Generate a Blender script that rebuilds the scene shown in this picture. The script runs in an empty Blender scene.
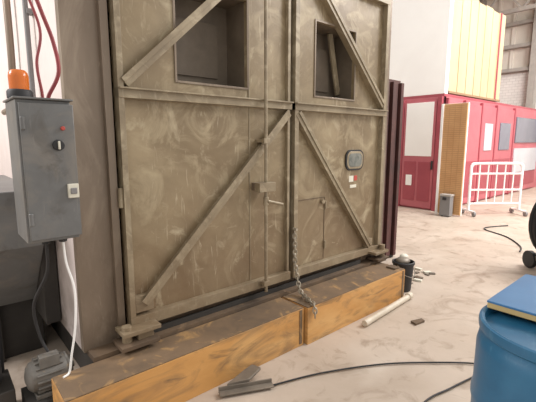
import bpy, bmesh, math, random
from mathutils import Vector, Matrix
random.seed(4)
S=bpy.context.scene
S.view_settings.view_transform='Standard'
S.view_settings.look='None'
S.view_settings.exposure=0.05
S.view_settings.gamma=1.04

def lin(r,g,b):
    f=lambda v:(v/255/12.92) if v/255<=0.04045 else ((v/255+0.055)/1.055)**2.4
    return (f(r),f(g),f(b),1)

def mat(name,c1,c2=None,scale=4,rough=0.6,metal=0.0,c3=None,t3=(0.6,0.68),s3=3,bump=0.0,bscale=30,detail=8,dist=0.3,stretch=(1,1,1),c4=None,s4=1.2,t4=(0.55,0.75),c5=None,s5=9,t5=(0.60,0.66),d5=3.5,low=None,vr=0.0,streak=None,f5=0.7,fs=0.3):
    m=bpy.data.materials.new(name); m.use_nodes=True
    n=m.node_tree.nodes; l=m.node_tree.links
    b=n['Principled BSDF']; b.inputs['Roughness'].default_value=rough; b.inputs['Metallic'].default_value=metal
    if c2 is None:
        c2=tuple(v*0.86 for v in c1[:3])+(1,)
    tc=n.new('ShaderNodeTexCoord'); mp=n.new('ShaderNodeMapping'); l.new(tc.outputs['Object'],mp.inputs[0])
    mp.inputs['Scale'].default_value=stretch
    def noise(sc,d=detail,ds=dist,vec=None):
        t=n.new('ShaderNodeTexNoise'); t.inputs['Scale'].default_value=sc; t.inputs['Detail'].default_value=d
        t.inputs['Distortion'].default_value=ds; t.inputs['Roughness'].default_value=0.62
        l.new((vec or mp).outputs[0],t.inputs['Vector']); return t
    def ramp(src,a,bb,lo=0,hi=1):
        r=n.new('ShaderNodeMapRange'); r.inputs['From Min'].default_value=a; r.inputs['From Max'].default_value=bb
        r.inputs['To Min'].default_value=lo; r.inputs['To Max'].default_value=hi
        l.new(src,r.inputs['Value']); return r.outputs[0]
    def mix(fac,A,Bc):
        x=n.new('ShaderNodeMix'); x.data_type='RGBA'; l.new(fac,x.inputs[0])
        if isinstance(A,tuple): x.inputs[6].default_value=A
        else: l.new(A,x.inputs[6])
        x.inputs[7].default_value=Bc
        return x.outputs[2]
    t=noise(scale); col=mix(ramp(t.outputs[0],0.35,0.65),c1,c2)
    if c4: 
        t4n=noise(s4,4,0.6); col=mix(ramp(t4n.outputs[0],*t4),col,c4)
    if c3:
        t3n=noise(s3,12,1.6); col=mix(ramp(t3n.outputs[0],*t3),col,c3)
    if low:
        sp=n.new('ShaderNodeSeparateXYZ'); l.new(tc.outputs['Object'],sp.inputs[0])
        g=ramp(sp.outputs['Z'],low[1],low[2],0.9,0); t6=noise(2.5,10,0.5); h=ramp(t6.outputs[0],0.35,0.65,0.3,1)
        mu=n.new('ShaderNodeMath'); mu.operation='MULTIPLY'; l.new(g,mu.inputs[0]); l.new(h,mu.inputs[1])
        col=mix(mu.outputs[0],col,low[0])
    if c5:
        t5n=noise(s5,6,d5); col=mix(ramp(t5n.outputs[0],t5[0],t5[1],0,f5),col,c5)
    if streak:
        for rot in (0.9,-0.7):
            m2=n.new('ShaderNodeMapping'); l.new(tc.outputs['Object'],m2.inputs[0]); m2.inputs['Rotation'].default_value=(0,rot,0); m2.inputs['Scale'].default_value=(30,30,3.5)
            ts=noise(1.0,4,1.0,m2); col=mix(ramp(ts.outputs[0],0.64,0.72,0,fs),col,streak)
    l.new(col,b.inputs['Base Color'])
    if vr>0:
        tr=noise(3.3,6,0.8); l.new(ramp(tr.outputs[0],0.3,0.7,rough-vr,rough+vr),b.inputs['Roughness'])
    if bump>0:
        tb=noise(bscale,4,0); bp=n.new('ShaderNodeBump'); bp.inputs['Strength'].default_value=bump; bp.inputs['Distance'].default_value=0.01
        l.new(tb.outputs[0],bp.inputs['Height']); l.new(bp.outputs[0],b.inputs['Normal'])
    return m

class B:
    def __init__(s,name): s.name=name; s.bm=bmesh.new(); s.mats=[]
    def _m(s,faces,m,smooth=False):
        if m not in s.mats: s.mats.append(m)
        i=s.mats.index(m)
        for f in faces: f.material_index=i; f.smooth=smooth
    def obb(s,M,size,m):
        r=bmesh.ops.create_cube(s.bm,size=1,matrix=M@Matrix.Diagonal((size[0],size[1],size[2],1)))
        fs=set(f for v in r['verts'] for f in v.link_faces); s._m(fs,m); return s
    def box(s,x0,x1,y0,y1,z0,z1,m,rz=0):
        M=Matrix.Translation(((x0+x1)/2,(y0+y1)/2,(z0+z1)/2))@Matrix.Rotation(rz,4,'Z')
        return s.obb(M,(abs(x1-x0),abs(y1-y0),abs(z1-z0)),m)
    def frame(s,p,q,up=(0,0,1)):
        p=Vector(p);q=Vector(q);z=(q-p).normalized();u=Vector(up)
        if abs(z.dot(u))>0.99:u=Vector((0,1,0))
        x=u.cross(z).normalized();y=z.cross(x)
        M=Matrix((x,y,z)).transposed().to_4x4(); M.translation=(p+q)/2
        return M,(q-p).length
    def bar(s,p,q,w,d,m,up=(0,-1,0)):
        M,L=s.frame(p,q,up); return s.obb(M,(w,d,L),m)
    def cyl(s,p,q,r,m,seg=24,r2=None):
        M,L=s.frame(p,q)
        r_=bmesh.ops.create_cone(s.bm,cap_ends=True,segments=seg,radius1=r,radius2=r if r2 is None else r2,depth=L,matrix=M)
        s._m(set(f for v in r_['verts'] for f in v.link_faces),m,True); return s
    def sphere(s,c,r,m,sc=(1,1,1)):
        r_=bmesh.ops.create_uvsphere(s.bm,u_segments=20,v_segments=12,radius=r,matrix=Matrix.Translation(c)@Matrix.Diagonal((*sc,1)))
        s._m(set(f for v in r_['verts'] for f in v.link_faces),m,True); return s
    def lathe(s,M,prof,m,seg=40):
        rings=[]
        for r,z in prof:
            rings.append([s.bm.verts.new(M@Vector((r*math.cos(2*math.pi*i/seg),r*math.sin(2*math.pi*i/seg),z))) for i in range(seg)])
        fs=[]
        for a,b in zip(rings,rings[1:]):
            for i in range(seg):
                j=(i+1)%seg; fs.append(s.bm.faces.new((a[i],a[j],b[j],b[i])))
        fs.append(s.bm.faces.new(list(reversed(rings[0])))); fs.append(s.bm.faces.new(rings[-1]))
        s._m(fs,m,True); return s
    def tube(s,pts,r,m,seg=10,n=8,closed=False,spline=True):
        P=[Vector(p) for p in pts]
        if spline and len(P)>2:
            Q=[]
            N=len(P); rng=range(N) if closed else range(N-1)
            for i in rng:
                if closed: a,b,c,d=P[i-1],P[i],P[(i+1)%N],P[(i+2)%N]
                else: a,b,c,d=P[max(i-1,0)],P[i],P[i+1],P[min(i+2,N-1)]
                for k in range(n):
                    t=k/n; Q.append(0.5*((2*b)+(c-a)*t+(2*a-5*b+4*c-d)*t*t+(3*b-a-3*c+d)*t**3))
            if not closed: Q.append(P[-1])
            P=Q
        N=len(P); rings=[]; up=None
        for i in range(N):
            if closed: t=(P[(i+1)%N]-P[i-1]).normalized()
            else: t=(P[min(i+1,N-1)]-P[max(i-1,0)]).normalized()
            if up is None:
                up=Vector((0,0,1)) if abs(t.z)<0.9 else Vector((1,0,0))
            x=(up-t*up.dot(t)).normalized(); y=t.cross(x); up=x
            rings.append([s.bm.verts.new(P[i]+x*r*math.cos(2*math.pi*k/seg)+y*r*math.sin(2*math.pi*k/seg)) for k in range(seg)])
        fs=[]
        pr=list(zip(rings,rings[1:]))
        if closed: pr.append((rings[-1],rings[0]))
        for a,b in pr:
            for k in range(seg):
                j=(k+1)%seg; fs.append(s.bm.faces.new((a[k],a[j],b[j],b[k])))
        if not closed:
            fs.append(s.bm.faces.new(list(reversed(rings[0])))); fs.append(s.bm.faces.new(rings[-1]))
        s._m(fs,m,True); return s
    def prism(s,poly,y0,y1,m,axis='Y'):
        f=(lambda a,b,c:(a,c,b)) if axis=='Y' else (lambda a,b,c:(c,a,b))
        if axis=='Z': f=lambda a,b,c:(a,b,c)
        A=[s.bm.verts.new(f(a,b,y0)) for a,b in poly]; Bv=[s.bm.verts.new(f(a,b,y1)) for a,b in poly]
        fs=[s.bm.faces.new(A),s.bm.faces.new(list(reversed(Bv)))]
        n=len(poly)
        for i in range(n):
            j=(i+1)%n; fs.append(s.bm.faces.new((A[i],Bv[i],Bv[j],A[j])))
        s._m(fs,m); return s
    def done(s,bevel=0.003):
        bmesh.ops.recalc_face_normals(s.bm,faces=s.bm.faces)
        me=bpy.data.meshes.new(s.name); s.bm.to_mesh(me); s.bm.free()
        for m in s.mats: me.materials.append(m)
        me.set_sharp_from_angle(angle=math.radians(38))
        o=bpy.data.objects.new(s.name,me); S.collection.objects.link(o)
        if bevel:
            b=o.modifiers.new('bevel','BEVEL'); b.width=bevel; b.segments=2; b.limit_method='ANGLE'; b.angle_limit=math.radians(50); b.use_clamp_overlap=True
        return o

# ---------------------------------------------------------------- materials
M_floor=mat('concrete_floor',lin(190,175,160),lin(174,158,142),scale=1.1,rough=0.5,c3=lin(140,122,104),t3=(0.54,0.74),s3=1.8,bump=0.15,bscale=25,c4=lin(206,194,180),s4=0.5,c5=lin(142,124,106),s5=6,t5=(0.57,0.72),d5=0.8,vr=0.12)
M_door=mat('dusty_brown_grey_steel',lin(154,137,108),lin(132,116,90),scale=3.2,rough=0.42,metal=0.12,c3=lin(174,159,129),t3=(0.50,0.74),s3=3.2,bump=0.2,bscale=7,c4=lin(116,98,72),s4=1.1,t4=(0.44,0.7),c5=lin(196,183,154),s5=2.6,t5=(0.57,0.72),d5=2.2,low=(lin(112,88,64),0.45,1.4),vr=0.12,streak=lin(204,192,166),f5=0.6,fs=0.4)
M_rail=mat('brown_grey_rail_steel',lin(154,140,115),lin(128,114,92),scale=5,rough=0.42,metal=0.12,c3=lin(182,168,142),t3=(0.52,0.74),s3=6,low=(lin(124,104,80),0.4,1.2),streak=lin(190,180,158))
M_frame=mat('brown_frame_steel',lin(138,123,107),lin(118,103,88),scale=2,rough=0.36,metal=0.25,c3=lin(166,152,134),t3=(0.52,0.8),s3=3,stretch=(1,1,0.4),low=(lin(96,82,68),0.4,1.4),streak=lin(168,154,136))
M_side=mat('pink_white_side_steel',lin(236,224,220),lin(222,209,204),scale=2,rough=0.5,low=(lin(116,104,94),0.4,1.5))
M_dark=mat('dark_recess',lin(54,50,46),lin(42,38,34),scale=4,rough=0.7)
M_recess=mat('recess_brown',lin(112,100,86),lin(92,82,69),scale=4,rough=0.6)
M_black=mat('black_rubber',lin(36,36,38),lin(28,28,30),scale=8,rough=0.6)
M_rust=mat('rusty_brown_steel',lin(104,84,64),lin(76,62,49),scale=5,rough=0.75,c3=lin(138,112,84),t3=(0.58,0.7),s3=6)
M_yel=mat('weathered_yellow_beam',lin(204,152,88),lin(184,132,70),scale=2.5,rough=0.65,c3=lin(132,102,70),t3=(0.48,0.7),s3=3,c4=lin(214,170,110),s4=1.5,bump=0.1,stretch=(0.5,1,1.6),c5=lin(98,79,59),s5=5,t5=(0.58,0.7),d5=1)
M_beamtop=mat('dirty_beam_top',lin(118,95,71),lin(96,79,61),scale=5,rough=0.8,c3=lin(172,134,84),t3=(0.54,0.7),s3=4)
M_box=mat('dirty_grey_enclosure_paint',lin(112,113,113),lin(96,96,95),scale=3,rough=0.4,metal=0.15,c3=lin(128,121,112),t3=(0.50,0.8),c5=lin(80,75,69),s5=6,t5=(0.58,0.72),d5=0.8,streak=lin(140,136,130))
M_amber=mat('amber_lens',lin(222,124,48),lin(205,104,30),rough=0.2)
M_red_hose=mat('red_hose_rubber',lin(150,56,60),lin(120,40,46),rough=0.5)
M_grey=mat('cable_grey',lin(128,126,126),rough=0.5)
M_white=mat('white_paint',lin(246,246,244),lin(236,236,234),scale=2,rough=0.5)
M_white2=mat('white_wall_panel',lin(252,250,246),lin(246,243,239),scale=1,rough=0.7)
M_redp=mat('salmon_red_painted_steel',lin(192,104,112),lin(180,94,104),scale=2,rough=0.5)
M_redk=mat('red_door_frame',lin(166,74,84),lin(154,64,76),scale=2,rough=0.5)
M_redd=mat('dark_maroon_slats',lin(84,48,44),lin(62,37,34),scale=3,rough=0.7)
M_ply=mat('plywood_sheet',lin(206,182,144),lin(194,168,130),scale=2,rough=0.7,stretch=(1,1,0.2))
M_plyk=mat('plywood_seam',lin(150,120,90),rough=0.8)
M_ora=mat('tan_orange_board',lin(210,166,118),lin(198,152,104),scale=3,rough=0.7)
M_orad=mat('tan_board_rib',lin(190,146,100),lin(176,134,90),scale=3,rough=0.7)
M_glassd=mat('dark_window_glass',lin(112,114,128),lin(100,102,116),scale=1,rough=0.15)
M_glassl=mat('pale_window_glass',lin(204,204,210),lin(192,192,198),scale=1,rough=0.15)
M_port=mat('porthole_glass',lin(86,90,86),lin(140,140,130),scale=8,rough=0.15)
M_blue=mat('blue_drum_plastic',lin(38,96,130),lin(30,84,118),scale=4,rough=0.36,c3=lin(70,120,146),t3=(0.6,0.75),s3=5,streak=lin(84,130,152))
M_lidblue=mat('blue_board_top',lin(58,112,156),lin(50,102,146),scale=3,rough=0.4)
M_tan=mat('tan_board_edge',lin(190,164,110),rough=0.7)
M_motor=mat('grey_motor_paint',lin(112,108,102),lin(90,86,80),scale=8,rough=0.55,c3=lin(136,116,90),t3=(0.6,0.7),s3=8)
M_chain=mat('chain_steel',lin(176,166,148),lin(136,126,110),scale=12,rough=0.4,metal=0.3)
M_steel=mat('scrap_steel',lin(134,124,112),lin(108,100,90),scale=6,rough=0.5,metal=0.3)
M_pipe=mat('dusty_pipe',lin(206,195,177),lin(182,170,150),scale=5,rough=0.5)
M_label=mat('label_white',lin(220,216,200),rough=0.6)
M_labelr=mat('label_red',lin(180,70,60),rough=0.6)
M_corr=mat('beige_cladding',lin(230,222,210),lin(216,208,196),scale=1,rough=0.7)
M_truss=mat('truss_steel',lin(172,166,158),rough=0.6)

M_brick=bpy.data.materials.new('white_brick'); M_brick.use_nodes=True
nt=M_brick.node_tree; bt=nt.nodes.new('ShaderNodeTexBrick'); tc=nt.nodes.new('ShaderNodeTexCoord')
sep=nt.nodes.new('ShaderNodeSeparateXYZ'); cmb=nt.nodes.new('ShaderNodeCombineXYZ')
nt.links.new(tc.outputs['Object'],sep.inputs[0]); nt.links.new(sep.outputs['Y'],cmb.inputs[0]); nt.links.new(sep.outputs['Z'],cmb.inputs[1]); nt.links.new(cmb.outputs[0],bt.inputs['Vector'])
bt.inputs['Scale'].default_value=2.2; bt.inputs['Color1'].default_value=lin(246,242,236); bt.inputs['Color2'].default_value=lin(236,232,226); bt.inputs['Mortar'].default_value=lin(215,210,204)
bt.inputs['Mortar Size'].default_value=0.02
nt.links.new(bt.outputs['Color'],nt.nodes['Principled BSDF'].inputs['Base Color'])

# ---------------------------------------------------------------- shell
o=B('floor').box(-7,19,-7,14,-0.2,0,M_floor).done(0)
o=B('wall_far').box(19,19.3,-7,14,0,4.4,M_brick)
o.box(19.05,19.3,-7,14,4.4,7.6,M_corr)
for y in [i*0.6-7 for i in range(35)]: o.box(18.98,19.05,y,y+0.12,4.4,7.6,M_corr)
for z in (4.45,5.4,6.3): o.box(18.75,18.98,-7,14,z,z+0.14,M_truss)
for y in (-5,-1,3,5.2,7.4,11): o.box(18.6,18.95,y,y+0.25,0,7.6,M_truss)
o.done(0)
B('wall_back').box(-7,19,14,14.3,0,7.6,M_corr).done(0)
o=B('ceiling').box(9,19.3,-7,14.3,7.6,7.8,M_corr); o.done(0)
for k,x in enumerate((12.5,15,17.6)):
    o=B('roof_truss_%d'%(k+1))  # steel roof truss: two chords and diagonals
    o.box(x,x+0.15,-7,14,7.4,7.58,M_truss); o.box(x,x+0.15,-7,14,6.5,6.65,M_truss)
    yy=-7
    while yy<13.4:
        o.bar((x+0.07,yy,6.6),(x+0.07,yy+0.7,7.45),0.07,0.07,M_truss,up=(1,0,0)); o.bar((x+0.07,yy+0.7,7.45),(x+0.07,yy+1.4,6.6),0.07,0.07,M_truss,up=(1,0,0)); yy+=1.4
    o.done(0)

# ---------------------------------------------------------------- booth
XL=0.60
bo=B('industrial_booth')
bo.box(XL,XL+.05,2.46,6.5,0.32,3.3,M_side)
bo.box(3.70,3.75,2.46,6.5,0.32,3.3,M_frame)
bo.box(XL,3.75,6.5,6.55,0.32,3.3,M_frame)
bo.box(XL,3.75,2.36,6.6,3.3,3.36,M_frame)
bo.box(XL+.05,3.7,2.5,6.5,0.32,0.36,M_dark)
bo.box(XL+.07,3.68,2.5,6.4,0.0,0.318,M_dark)
bo.box(XL,0.845,2.40,2.46,0.32,3.3,M_frame)
bo.box(0.80,0.845,2.36,2.40,0.34,3.0,M_frame)
bo.box(3.645,3.75,2.38,2.46,0.32,3.3,M_frame)
bo.box(0.845,3.645,2.38,2.46,3.02,3.3,M_frame)
bo.box(0.845,3.645,2.39,2.46,0.32,0.40,M_rust)
def leaf(x0,x1,wx0,wx1):
    y0,y1=2.37,2.40; zb,zt=0.42,3.0; wz0,wz1=1.99,2.6
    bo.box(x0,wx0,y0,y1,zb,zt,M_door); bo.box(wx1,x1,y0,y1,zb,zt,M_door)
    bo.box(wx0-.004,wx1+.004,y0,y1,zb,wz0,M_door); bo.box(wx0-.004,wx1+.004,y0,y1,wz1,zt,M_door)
    bo.box(wx0-.03,wx0,y1,2.62,wz0-.03,wz1+.03,M_recess); bo.box(wx1,wx1+.03,y1,2.62,wz0-.03,wz1+.03,M_recess)
    bo.box(wx0,wx1,y1,2.62,wz0-.03,wz0,M_recess); bo.box(wx0,wx1,y1,2.62,wz1,wz1+.03,M_recess)
    bo.box(wx0-.03,wx1+.03,2.62,2.64,wz0-.03,wz1+.03,M_recess)
    bo.box(wx0+.1,wx1-.1,2.60,2.62,wz0+.08,wz1-.14,M_recess)
    for a in ((wx0-.015,wx0,wz0-.015,wz1+.015),(wx1,wx1+.015,wz0-.015,wz1+.015),(wx0,wx1,wz0-.015,wz0),(wx0,wx1,wz1,wz1+.015)):
        bo.box(a[0],a[1],2.362,2.37,a[2],a[3],M_frame)
    bo.box(x0,x1,2.315,2.37,zb,zb+.07,M_rail); bo.box(x0,x1,2.315,2.37,zt-.07,zt,M_rail)
    bo.box(x0,x1,2.312,2.37,1.85,1.91,M_rail)
    bo.box(x0,x1,2.29,2.312,1.90,1.91,M_rail)
    # one continuous sheet skin per panel field below the mid rail, so no joints show
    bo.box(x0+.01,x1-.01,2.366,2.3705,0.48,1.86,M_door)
leaf(0.865,2.262,1.27,1.845)
leaf(2.30,3.62,2.59,3.135)
bo.bar((2.98,2.55,2.6),(3.12,2.55,2.05),0.06,0.02,M_rail,up=(0,1,0))
bo.box(0.865,0.90,2.318,2.37,0.49,2.93,M_rail)
bo.box(3.575,3.62,2.318,2.37,0.49,2.93,M_rail)
bo.box(2.30,2.345,2.316,2.37,0.49,2.93,M_rail)
bo.box(2.235,2.262,2.335,2.37,0.49,2.93,M_rail)
bo.box(2.262,2.30,2.39,2.41,0.42,3.0,M_dark)
def brace(p,q):
    bo.bar((p[0],2.345,p[1]),(q[0],2.345,q[1]),0.045,0.065,M_rail,up=(0,1,0))
    d=Vector((q[0]-p[0],0,q[1]-p[1])).normalized(); nrm=Vector((-d.z,0,d.x))
    if nrm.z<0:nrm=-nrm
    a=Vector((p[0],2.308,p[1]))+nrm*0.025; b=Vector((q[0],2.308,q[1]))+nrm*0.025
    bo.bar(a,b,0.03,0.008,M_rail,up=(0,1,0))
brace((0.965,0.56),(2.24,1.82)); brace((3.42,0.50),(2.33,1.82))
brace((0.91,1.93),(1.95,2.90)); brace((3.56,1.95),(2.55,2.90))
for (x,z) in ((0.965,0.57),(3.43,0.53)): bo.box(x-.06,x+.06,2.33,2.37,z-.06,z+.05,M_rail)
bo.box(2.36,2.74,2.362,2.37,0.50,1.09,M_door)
for a in ((2.36,2.366,0.5,1.09),(2.734,2.74,0.5,1.09),(2.366,2.734,1.084,1.09)): bo.box(a[0],a[1],2.358,2.362,a[2],a[3],M_rust)
for z in (0.6,0.98): bo.cyl((2.745,2.352,z),(2.745,2.352,z+.07),0.012,M_rail,12)
bo.cyl((2.70,2.357,1.05),(2.70,2.335,1.05),0.02,M_rail,12)
def rrect(cx,cz,w,h,r,n=6):
    P=[]
    for sx,sz,a0 in ((1,1,0),(-1,1,90),(-1,-1,180),(1,-1,270)):
        for k in range(n+1):
            a=math.radians(a0+90*k/n); P.append((cx+sx*(w/2-r)*1+r*math.cos(a),cz+sz*(h/2-r)+r*math.sin(a)))
    return P
bo.prism(rrect(3.17,1.415,0.28,0.20,0.07),2.352,2.37,M_black)
bo.prism(rrect(3.17,1.415,0.25,0.17,0.06),2.349,2.352,M_rail)
bo.prism(rrect(3.17,1.415,0.21,0.13,0.045),2.346,2.349,M_port)
bo.box(3.10,3.17,2.364,2.37,1.20,1.26,M_label); bo.box(3.18,3.23,2.364,2.37,1.21,1.26,M_labelr); bo.box(3.12,3.22,2.364,2.37,1.14,1.17,M_label)
bo.cyl((1.95,2.275,0.40),(1.95,2.275,3.1),0.013,M_rail,14)
for z in (0.47,1.6,2.75):
    bo.box(1.92,1.98,2.26,2.29,z-.02,z+.02,M_rail) 
    bo.box(1.925,1.975,2.29,2.37,z-.012,z+.012,M_rail)
bo.box(1.86,2.02,2.24,2.30,1.215,1.285,M_rail); bo.box(1.88,2.0,2.30,2.37,1.22,1.28,M_frame)
bo.cyl((1.95,2.255,1.14),(2.10,2.245,1.10),0.012,M_rail,12); bo.cyl((1.95,2.275,1.11),(1.95,2.275,1.17),0.022,M_rail,14)
bo.box(1.855,1.867,2.362,2.37,0.49,2.93,M_rail)
bo.box(0.78,1.02,2.22,2.37,0.42,0.445,M_rail); bo.box(0.76,1.0,2.20,2.36,0.345,0.37,M_rust); bo.cyl((0.82,2.28,0.34),(0.82,2.28,0.47),0.03,M_rail)
bo.box(0.88,0.98,2.25,2.31,0.37,0.42,M_rail)
bo.box(3.40,3.64,2.22,2.37,0.425,0.45,M_rail); bo.box(3.45,3.66,2.22,2.36,0.35,0.37,M_rust); bo.cyl((3.6,2.28,0.34),(3.6,2.28,0.50),0.03,M_rail)
for z in (1.2,2.6):
    bo.cyl((0.855,2.345,z),(0.855,2.345,z+.12),0.016,M_rail,12)
bo.box(0.62,3.7,2.285,2.50,0.30,0.335,M_rust)
bo.box(0.80,3.3,2.335,2.355,0.335,0.375,M_dark)
bo.done(0.003)

for nm,x0,x1,y0 in (('yellow_base_beam',0.39,2.105,2.0),('yellow_base_beam.001',2.125,3.56,1.975)):
    o=B(nm).box(x0,x1,y0,2.275,0,0.305,M_yel).box(x0+.004,x1-.004,y0+.004,2.271,0.305,0.313,M_beamtop)
    o.box(x1-.05,x1-.02,y0-.004,y0,0.02,0.3,M_beamtop)
    if x0>1: o.box(x1-.12,x1-.03,2.02,2.12,0.313,0.33,M_rust)
    o.done(0.006)

# ---------------------------------------------------------------- electrical box
e=B('electrical_control_box')
e.box(0.32,0.550,2.12,2.40,1.11,1.79,M_box)
e.box(0.33,0.560,2.105,2.12,1.125,1.775,M_box)
e.box(0.31,0.562,2.10,2.40,1.79,1.80,M_box)
e.cyl((0.48,2.105,1.58),(0.48,2.085,1.58),0.026,M_black); e.box(0.475,0.485,2.075,2.085,1.56,1.60,M_label)
e.cyl((0.505,2.105,1.66),(0.505,2.09,1.66),0.010,M_labelr)
e.box(0.505,0.555,2.085,2.105,1.32,1.39,M_label); e.box(0.515,0.545,2.078,2.085,1.34,1.37,M_grey)
for z in (1.2,1.65): e.cyl((0.34,2.10,z),(0.34,2.10,z+.06),0.01,M_box,12)
e.box(0.36,0.59,2.40,2.46,1.3,1.36,M_frame); e.box(0.36,0.59,2.40,2.46,1.6,1.66,M_frame)
e.cyl((0.42,2.25,1.11),(0.42,2.25,1.07),0.02,M_black); e.cyl((0.5,2.25,1.11),(0.5,2.25,1.07),0.02,M_black)
e.done(0.004)
bc=B('amber_warning_beacon')
bc.lathe(Matrix.Translation((0.36,2.22,1.80)),[(0.055,0),(0.055,0.03),(0.048,0.04)],M_black,28)
bc.lathe(Matrix.Translation((0.36,2.22,1.84)),[(0.042,0),(0.043,0.06),(0.040,0.078),(0.03,0.09),(0.01,0.094)],M_amber,28)
bc.done(0)
B('red_air_hose').tube([(0.50,2.3,1.80),(0.50,2.3,1.83),(0.55,2.28,1.95),(0.54,2.3,2.1),(0.50,2.32,2.25),(0.44,2.36,2.5),(0.40,2.45,2.9),(0.40,2.5,3.3)],0.010,M_red_hose).done(0)
B('red_air_hose.001').tube([(0.46,2.25,1.80),(0.46,2.25,1.84),(0.45,2.26,1.98),(0.48,2.28,2.15),(0.42,2.32,2.4),(0.36,2.4,2.8),(0.36,2.5,3.3)],0.007,M_red_hose).done(0)
p=B('conduit_pipe')
p.tube([(0.56,3.0,1.32),(0.56,3.0,3.3)],0.016,M_grey,spline=False); p.tube([(0.55,3.6,3.3),(0.55,3.6,2.2),(0.55,3.8,1.9),(0.55,4.2,1.85)],0.025,M_frame)
for z in (1.6,2.4): p.box(0.56,0.598,2.97,3.03,z,z+.03,M_grey)
p.done(0)
B('white_cable').tube([(0.50,2.25,1.07),(0.505,2.24,0.95),(0.53,2.22,0.8),(0.52,2.22,0.6),(0.49,2.23,0.42),(0.475,2.24,0.325),(0.44,2.22,0.320)],0.006,M_white).done(0)
B('power_cable').tube([(0.42,2.25,1.07),(0.42,2.3,0.9),(0.36,2.4,0.7),(0.38,2.43,0.5),(0.41,2.41,0.40)],0.008,M_black).done(0)

mo=B('electric_motor')
Mx=Matrix.Translation((0.30,2.46,0.25))@Matrix.Rotation(math.radians(90),4,'Y')
mo.lathe(Mx,[(0.02,-0.01),(0.06,0),(0.085,0.02),(0.09,0.05),(0.09,0.19),(0.085,0.2),(0.09,0.21),(0.05,0.235),(0.018,0.24),(0.018,0.25)],M_motor,32)
for k in range(16):
    a=2*math.pi*k/16
    mo.obb(Matrix.Translation((0.41,2.46,0.25))@Matrix.Rotation(a,4,'X')@Matrix.Translation((0,0,0.093)),(0.14,0.008,0.022),M_motor)
mo.box(0.36,0.46,2.38,2.44,0.32,0.385,M_motor)
mo.box(0.33,0.5,2.38,2.54,0.14,0.165,M_motor); mo.box(0.28,0.54,2.34,2.58,0.0,0.14,M_dark)
mo.done(0.002)
pu=B('pump_unit')
pu.box(-0.05,0.24,2.45,2.72,0,0.22,M_dark)
pu.lathe(Matrix.Translation((0.1,2.6,0.22)),[(0.09,0),(0.1,0.02),(0.1,0.12),(0.06,0.16),(0.03,0.17),(0.03,0.22)],M_black,28)
pu.cyl((0.12,2.52,0.3),(0.12,2.4,0.3),0.04,M_black); pu.tube([(0.1,2.6,0.44),(0.1,2.6,0.55),(0.14,2.64,0.66),(0.2,2.7,0.6),(0.2,2.7,0.22)],0.022,M_black)
pu.done(0.006)
du=B('dust_hopper')
du.prism([(2.75,1.3),(2.75,0.95),(3.2,0.45),(4.2,0.45),(4.2,1.3)],0.2,0.50,M_box,axis='X')
du.box(0.50,0.595,2.9,4.1,0.35,1.25,M_dark)
for y in (3.25,4.1): du.box(0.22,0.28,y,y+.06,0,0.45,M_dark)
du.box(-0.1,0.55,3.3,4.2,0,0.42,M_dark)
du.done(0.006)

# chain
pts=[Vector(v) for v in ((2.29,2.30,0.85),(2.285,2.285,0.72),(2.28,2.28,0.58),(2.27,2.24,0.44),(2.25,2.18,0.345),(2.215,2.08,0.335),(2.185,1.97,0.325),(2.175,1.945,0.29),(2.17,1.94,0.20))]
path=[]
for a,b in zip(pts,pts[1:]):
    n=max(1,int((b-a).length/0.002))
    for k in range(n): path.append(a.lerp(b,k/n))
ch=B('steel_chain'); last=path[0];i=0;prev=path[0];acc=0
for q in path[1:]:
    acc+=(q-prev).length; prev=q
    if acc>0.034:
        t=(q-last).normalized(); c=(q+last)/2
        ref=Vector((0,1,0)) if abs(t.y)<0.8 else Vector((0,0,1))
        x=ref.cross(t).normalized(); y=t.cross(x)
        x=(x+y).normalized() if i%2 else (x-y).normalized()
        P=[c+t*0.026*math.cos(a)+x*0.016*math.sin(a) for a in [2*math.pi*k/10 for k in range(10)]]
        ch.tube(P,0.0055,M_chain,seg=6,closed=True,spline=False); i+=1; last=q.copy(); acc=0
ch.cyl((2.29,2.314,0.86),(2.29,2.27,0.86),0.012,M_chain,12)
ch.done(0)

# ---------------------------------------------------------------- floor objects
B('white_pipe').tube([(2.72,1.86,0.032),(3.56,1.92,0.032)],0.028,M_pipe,seg=16,spline=False).tube([(3.54,1.918,0.036),(3.60,1.923,0.036)],0.034,M_pipe,seg=16,spline=False).done(0.002)
o=B('scrap_angle_iron'); o.bar((1.24,1.90,0.02),(1.56,1.75,0.02),0.05,0.01,M_steel,up=(0,0,1)); o.bar((1.25,1.925,0.03),(1.57,1.775,0.03),0.008,0.04,M_steel,up=(0,0,1))
o.prism([(1.30,1.90),(1.48,1.955),(1.56,1.97),(1.58,1.90),(1.44,1.85)],0.045,0.065,M_steel,axis='Z')
o.box(1.38,1.46,1.88,1.93,0,0.045,M_black); o.done(0.002)
B('floor_hose').tube([(1.52,1.77,0.012),(1.9,1.642,0.012),(2.307,1.433,0.012),(2.603,1.209,0.012),(2.84,0.98,0.012),(2.80,0.88,0.012),(2.656,0.93,0.012),(2.4,0.98,0.012),(2.18,1.02,0.012),(1.8,1.0,0.012),(1.3,1.15,0.012)],0.006,M_black).done(0)
B('extension_cord').tube([(6.35,1.75,0.012),(6.7,1.85,0.012),(7.2,2.2,0.012),(7.6,2.7,0.012),(8.2,2.5,0.012)],0.010,M_black).done(0)
o=B('scrap_plate').prism([(3.08,1.58),(3.2,1.56),(3.22,1.6),(3.1,1.64)],0.0,0.02,M_rust,axis='Z').done(0.001)
o=B('debris_pile')
for k in range(45):
    x=3.98+random.random()*0.5;y=2.1+random.random()*0.5;w=random.uniform(.012,.05)
    o.box(x,x+w*1.8,y,y+w,0,w*0.5,random.choice([M_label,M_pipe,M_steel,M_rust]),rz=random.random()*3)
o.done(0.001)
bk=B('plastic_bucket')
T=Matrix.Translation((3.76,2.11,0))
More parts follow.
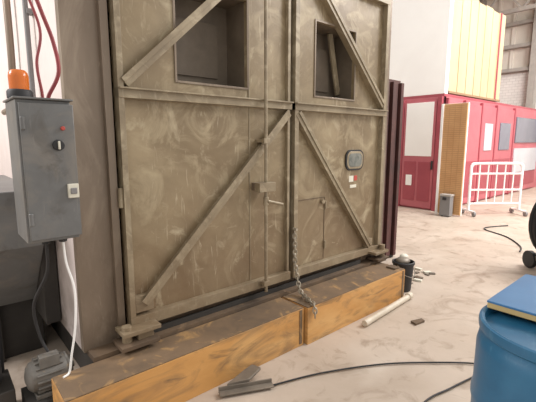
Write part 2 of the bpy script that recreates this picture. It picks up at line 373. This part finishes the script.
bk.lathe(T,[(0.085,0),(0.09,0.01),(0.108,0.29),(0.118,0.295),(0.118,0.32),(0.108,0.325),(0.10,0.32),(0.085,0.06)],M_black,32)
bk.tube([(3.645,2.11,0.30),(3.65,2.05,0.22),(3.74,1.99,0.17),(3.83,2.01,0.21),(3.875,2.11,0.30)],0.004,M_steel)
bk.sphere((3.75,2.11,0.33),0.08,M_steel,(1,0.9,0.5)); bk.sphere((3.80,2.13,0.36),0.05,M_label,(1,0.9,0.6)); bk.done(0)

dr=B('blue_plastic_drum')
T=Matrix.Translation((1.815,0.335,0))
dr.lathe(T,[(0.25,0),(0.275,0.015),(0.282,0.05),(0.285,0.2),(0.292,0.23),(0.292,0.25),(0.285,0.28),(0.287,0.5),(0.293,0.52),(0.293,0.545),(0.287,0.57),(0.286,0.76),(0.278,0.80),(0.27,0.812),(0.27,0.822),(0.282,0.832),(0.284,0.85),(0.282,0.868),(0.273,0.872),(0.262,0.866),(0.256,0.84),(0.1,0.845),(0.01,0.845)],M_blue,64)
for a in (0.9,4.0):
    c=(1.815+0.19*math.cos(a),0.335+0.19*math.sin(a),0.845); dr.cyl(c,(c[0],c[1],0.862),0.04,M_blue); dr.cyl((c[0],c[1],0.862),(c[0],c[1],0.87),0.025,M_black)
dr.done(0)
bd=B('blue_foam_board')
bd.box(1.80,2.32,0.02,0.60,0.873,0.897,M_tan); bd.box(1.798,2.322,0.018,0.602,0.897,0.907,M_lidblue); bd.done(0.002)

hc=B('hose_reel_cart')
cx,cy=5.74,1.10; ax=Vector((0.76,-0.65,0)); fw=Vector((0.65,0.76,0))
def hp(a,b,z): v=Vector((cx,cy,0))+ax*a+fw*b; return (v.x,v.y,z)
for k in range(6):
    P=[hp(0.31*math.cos(t)*(1+0.03*k),-0.15+k*0.06,0.60+0.40*math.sin(t)*(1+0.02*k)) for t in [2*math.pi*j/28 for j in range(28)]]
    hc.tube(P,0.028,M_black,seg=8,closed=True,spline=False)
hc.cyl(hp(0,-0.2,0.56),hp(0,0.22,0.56),0.2,M_grey); hc.cyl(hp(0,-0.24,0.56),hp(0,-0.2,0.56),0.06,M_redp)
for s_ in (-1,1):
    hc.tube([hp(s_*0.28,-0.28,0.06),hp(s_*0.26,-0.28,0.6),hp(s_*0.22,-0.3,1.2),hp(s_*0.2,-0.36,1.25)],0.018,M_black)
    hc.cyl(hp(s_*0.25,-0.22,0.11),hp(s_*0.30,-0.22,0.11),0.11,M_black); hc.cyl(hp(s_*0.25,0.22,0.11),hp(s_*0.30,0.22,0.11),0.11,M_black)
hc.tube([hp(-0.2,-0.36,1.25),hp(0.2,-0.36,1.25)],0.018,M_black,spline=False)
hc.obb(Matrix.Translation(hp(0,0,0.15))@Matrix.Rotation(math.radians(-41),4,'Z'),(0.56,0.6,0.05),M_steel)
hc.tube([hp(-0.33,-0.2,0.6),hp(-0.42,-0.15,0.8),hp(-0.35,-0.1,1.05),hp(-0.1,0,1.12),hp(0.1,0,0.95)],0.02,M_black)
hc.done(0)

sl=B('folding_metal_gate')
for k in range(5):
    x=4.33+k*0.095
    sl.box(x,x+0.06,2.80+0.03*(k%2),2.98,0.04,2.34,M_redd)
    sl.box(x-0.01,x+0.07,2.84,2.86,0.0,0.04,M_dark)
sl.box(4.34,4.76,2.90,2.97,0.04,2.33,M_dark)
sl.box(4.3,4.80,2.87,2.93,2.34,2.38,M_redd)
sl.done(0.004)

# ---------------------------------------------------------------- red room
rr=B('red_workshop_enclosure')
rr.box(8.75,8.85,4.15,8.5,0,2.58,M_redp)
rr.box(8.75,17,4.15,4.25,0,2.58,M_redp)
rr.box(8.75,17,4.15,8.5,2.58,2.64,M_redk)
rr.box(16.9,17,4.15,8.5,0,2.58,M_redp)
rr.box(8.75,8.9,4.15,8.5,2.64,6.0,M_white2)
rr.box(8.70,8.75,5.14,5.9,0.04,2.5,M_redp); rr.box(8.685,8.70,5.2,5.34,1.7,2.15,M_glassd); rr.box(8.69,8.70,5.18,5.85,0.15,1.2,M_redk)
rr.box(8.70,8.75,4.28,5.06,0.04,2.5,M_redp)
rr.box(8.685,8.70,4.34,5.0,1.25,2.47,M_white2)
rr.box(8.685,8.70,4.34,4.64,0.2,1.12,M_redk); rr.box(8.685,8.70,4.70,5.0,0.2,1.12,M_redk)
rr.box(8.67,8.685,4.78,4.93,0.55,0.8,M_white2)
rr.box(8.69,8.75,5.07,5.13,0,2.55,M_redk)
rr.box(8.66,8.70,4.29,4.32,0.95,1.15,M_black)
rr.box(8.68,8.75,4.16,4.26,0,2.58,M_redk)
x=8.85
for k,w in enumerate((0.9,1.0,1.0,1.4,2.5)):
    rr.box(x+.03,x+w-.03,4.10,4.15,0.05,2.48,M_redp)
    rr.box(x-.03,x+.03,4.08,4.15,0,2.55,M_redk)
    rr.box(x+.12,x+w-.12,4.09,4.10,0.2,1.1,M_redk)
    if k==2: rr.box(x+.25,x+w-.25,4.08,4.10,1.35,2.05,M_glassl)
    if k==3: rr.box(x+.3,x+w-.3,4.08,4.10,1.35,2.1,M_glassd)
    if k==4:
        rr.box(x+.15,x+w-.15,4.07,4.10,1.55,2.3,M_glassd); rr.box(x+.15,x+w-.15,4.07,4.10,0.65,1.38,M_glassl)
    x+=w
rr.done(0.004)
pl=B('plywood_crate')
pl.box(8.93,12.0,4.2,5.0,2.67,4.88,M_plyk)
x=8.93; k=0
while x<11.9:
    w=min(0.44,12.0-x); pl.box(x+.015,x+w-.015,4.165,4.2,2.68,4.88-0.03*(k%2),M_ply)
    x+=0.44; k+=1
pl.box(11.62,11.68,4.14,4.165,2.68,4.88,M_redk)
pl.box(8.93,12.0,4.14,4.165,2.66,2.71,M_plyk)
pl.done(0.003)
ob=B('perforated_orange_panel')
ob.box(8.43,8.46,3.5,4.02,0.03,2.37,M_ora); ob.box(8.46,8.50,3.49,4.03,0.02,2.38,M_white)
ob.box(8.40,8.43,3.985,4.03,0.0,2.38,M_white)
for k in range(58):
    z=0.07+k*0.0395
    ob.box(8.426,8.43,3.51,3.975,z,z+.012,M_orad)
for k in range(1,4): ob.box(8.424,8.43,3.5+k*.12,3.508+k*.12,0.05,2.35,M_orad)
ob.done(0)
gb=B('grey_tool_case'); gb.box(8.20,8.36,3.62,3.84,0.02,0.44,M_grey); gb.box(8.19,8.37,3.61,3.85,0.44,0.48,M_truss); gb.box(8.18,8.20,3.7,3.78,0.36,0.42,M_black)
for yy in (3.66,3.80):gb.cyl((8.27,yy,0.0),(8.27,yy,0.03),0.02,M_black,12)
gb.done(0.006)

wb=B('white_safety_barrier')
A=Vector((8.80,3.48,0));C=Vector((9.70,2.78,0));L=(C-A).length; dd=(C-A).normalized()
def wp(t,z): v=A+dd*t; return (v.x,v.y,z)
wb.tube([wp(0,0.08),wp(0,1.0),wp(0.03,1.08),wp(0.12,1.12),wp(L-.12,1.12),wp(L-.03,1.08),wp(L,1.0),wp(L,0.08)],0.028,M_white,n=4)
for z in (0.25,0.55,0.9): wb.tube([wp(0,z),wp(L,z)],0.02,M_white,spline=False)
for k in range(1,6): wb.tube([wp(L*k/6,0.25),wp(L*k/6,1.12)],0.014,M_white,spline=False)
nn=Vector((-dd.y,dd.x,0))
for t in (0.0,L):
    a=A+dd*t
    wb.tube([tuple(a-nn*0.22+Vector((0,0,0.1))),tuple(a+nn*0.22+Vector((0,0,0.1)))],0.025,M_white,spline=False)
    for s_ in (-.22,.22):
        c=a+nn*s_; wb.cyl((c.x-dd.x*.02,c.y-dd.y*.02,0.055),(c.x+dd.x*.02,c.y+dd.y*.02,0.055),0.055,M_grey,20)
wb.done(0)

# ---------------------------------------------------------------- light
w=bpy.data.worlds.new('World'); S.world=w; w.use_nodes=True
w.node_tree.nodes['Background'].inputs[0].default_value=(1,0.96,0.915,1); w.node_tree.nodes['Background'].inputs[1].default_value=0.9
def area(name,loc,target,size,en,col=(1,1,1)):
    d=bpy.data.lights.new(name,'AREA'); d.energy=en; d.size=size; d.color=col
    o=bpy.data.objects.new(name,d); S.collection.objects.link(o); o.location=loc
    o.rotation_euler=(Vector(target)-Vector(loc)).to_track_quat('-Z','Y').to_euler(); return o
area('added_fill_lamp',(9,-1,6.5),(9,2,0),4,1050,(1,0.97,0.95))  # added unseen fill light, brightens the floor on the right
area('added_fill_lamp.001',(15,2,7.2),(16,5,2),4,600,(1,0.98,0.95))  # unseen fill added to lift the far end of the hall
area('added_fill_lamp.002',(-3,4.5,4.5),(0.6,3.6,2.2),1.5,200,(1,0.96,0.95))  # fill light added out of view to brighten the booth side wall

cd=bpy.data.cameras.new('camera'); cam=bpy.data.objects.new('camera',cd); S.collection.objects.link(cam)
cd.sensor_width=36; cd.lens=390/536*36; cd.clip_start=0.05; cd.clip_end=200
cam.location=(0,0,1.6); cam.rotation_euler=(math.radians(90-8.75),0,math.radians(-40.9))
S.camera=cam
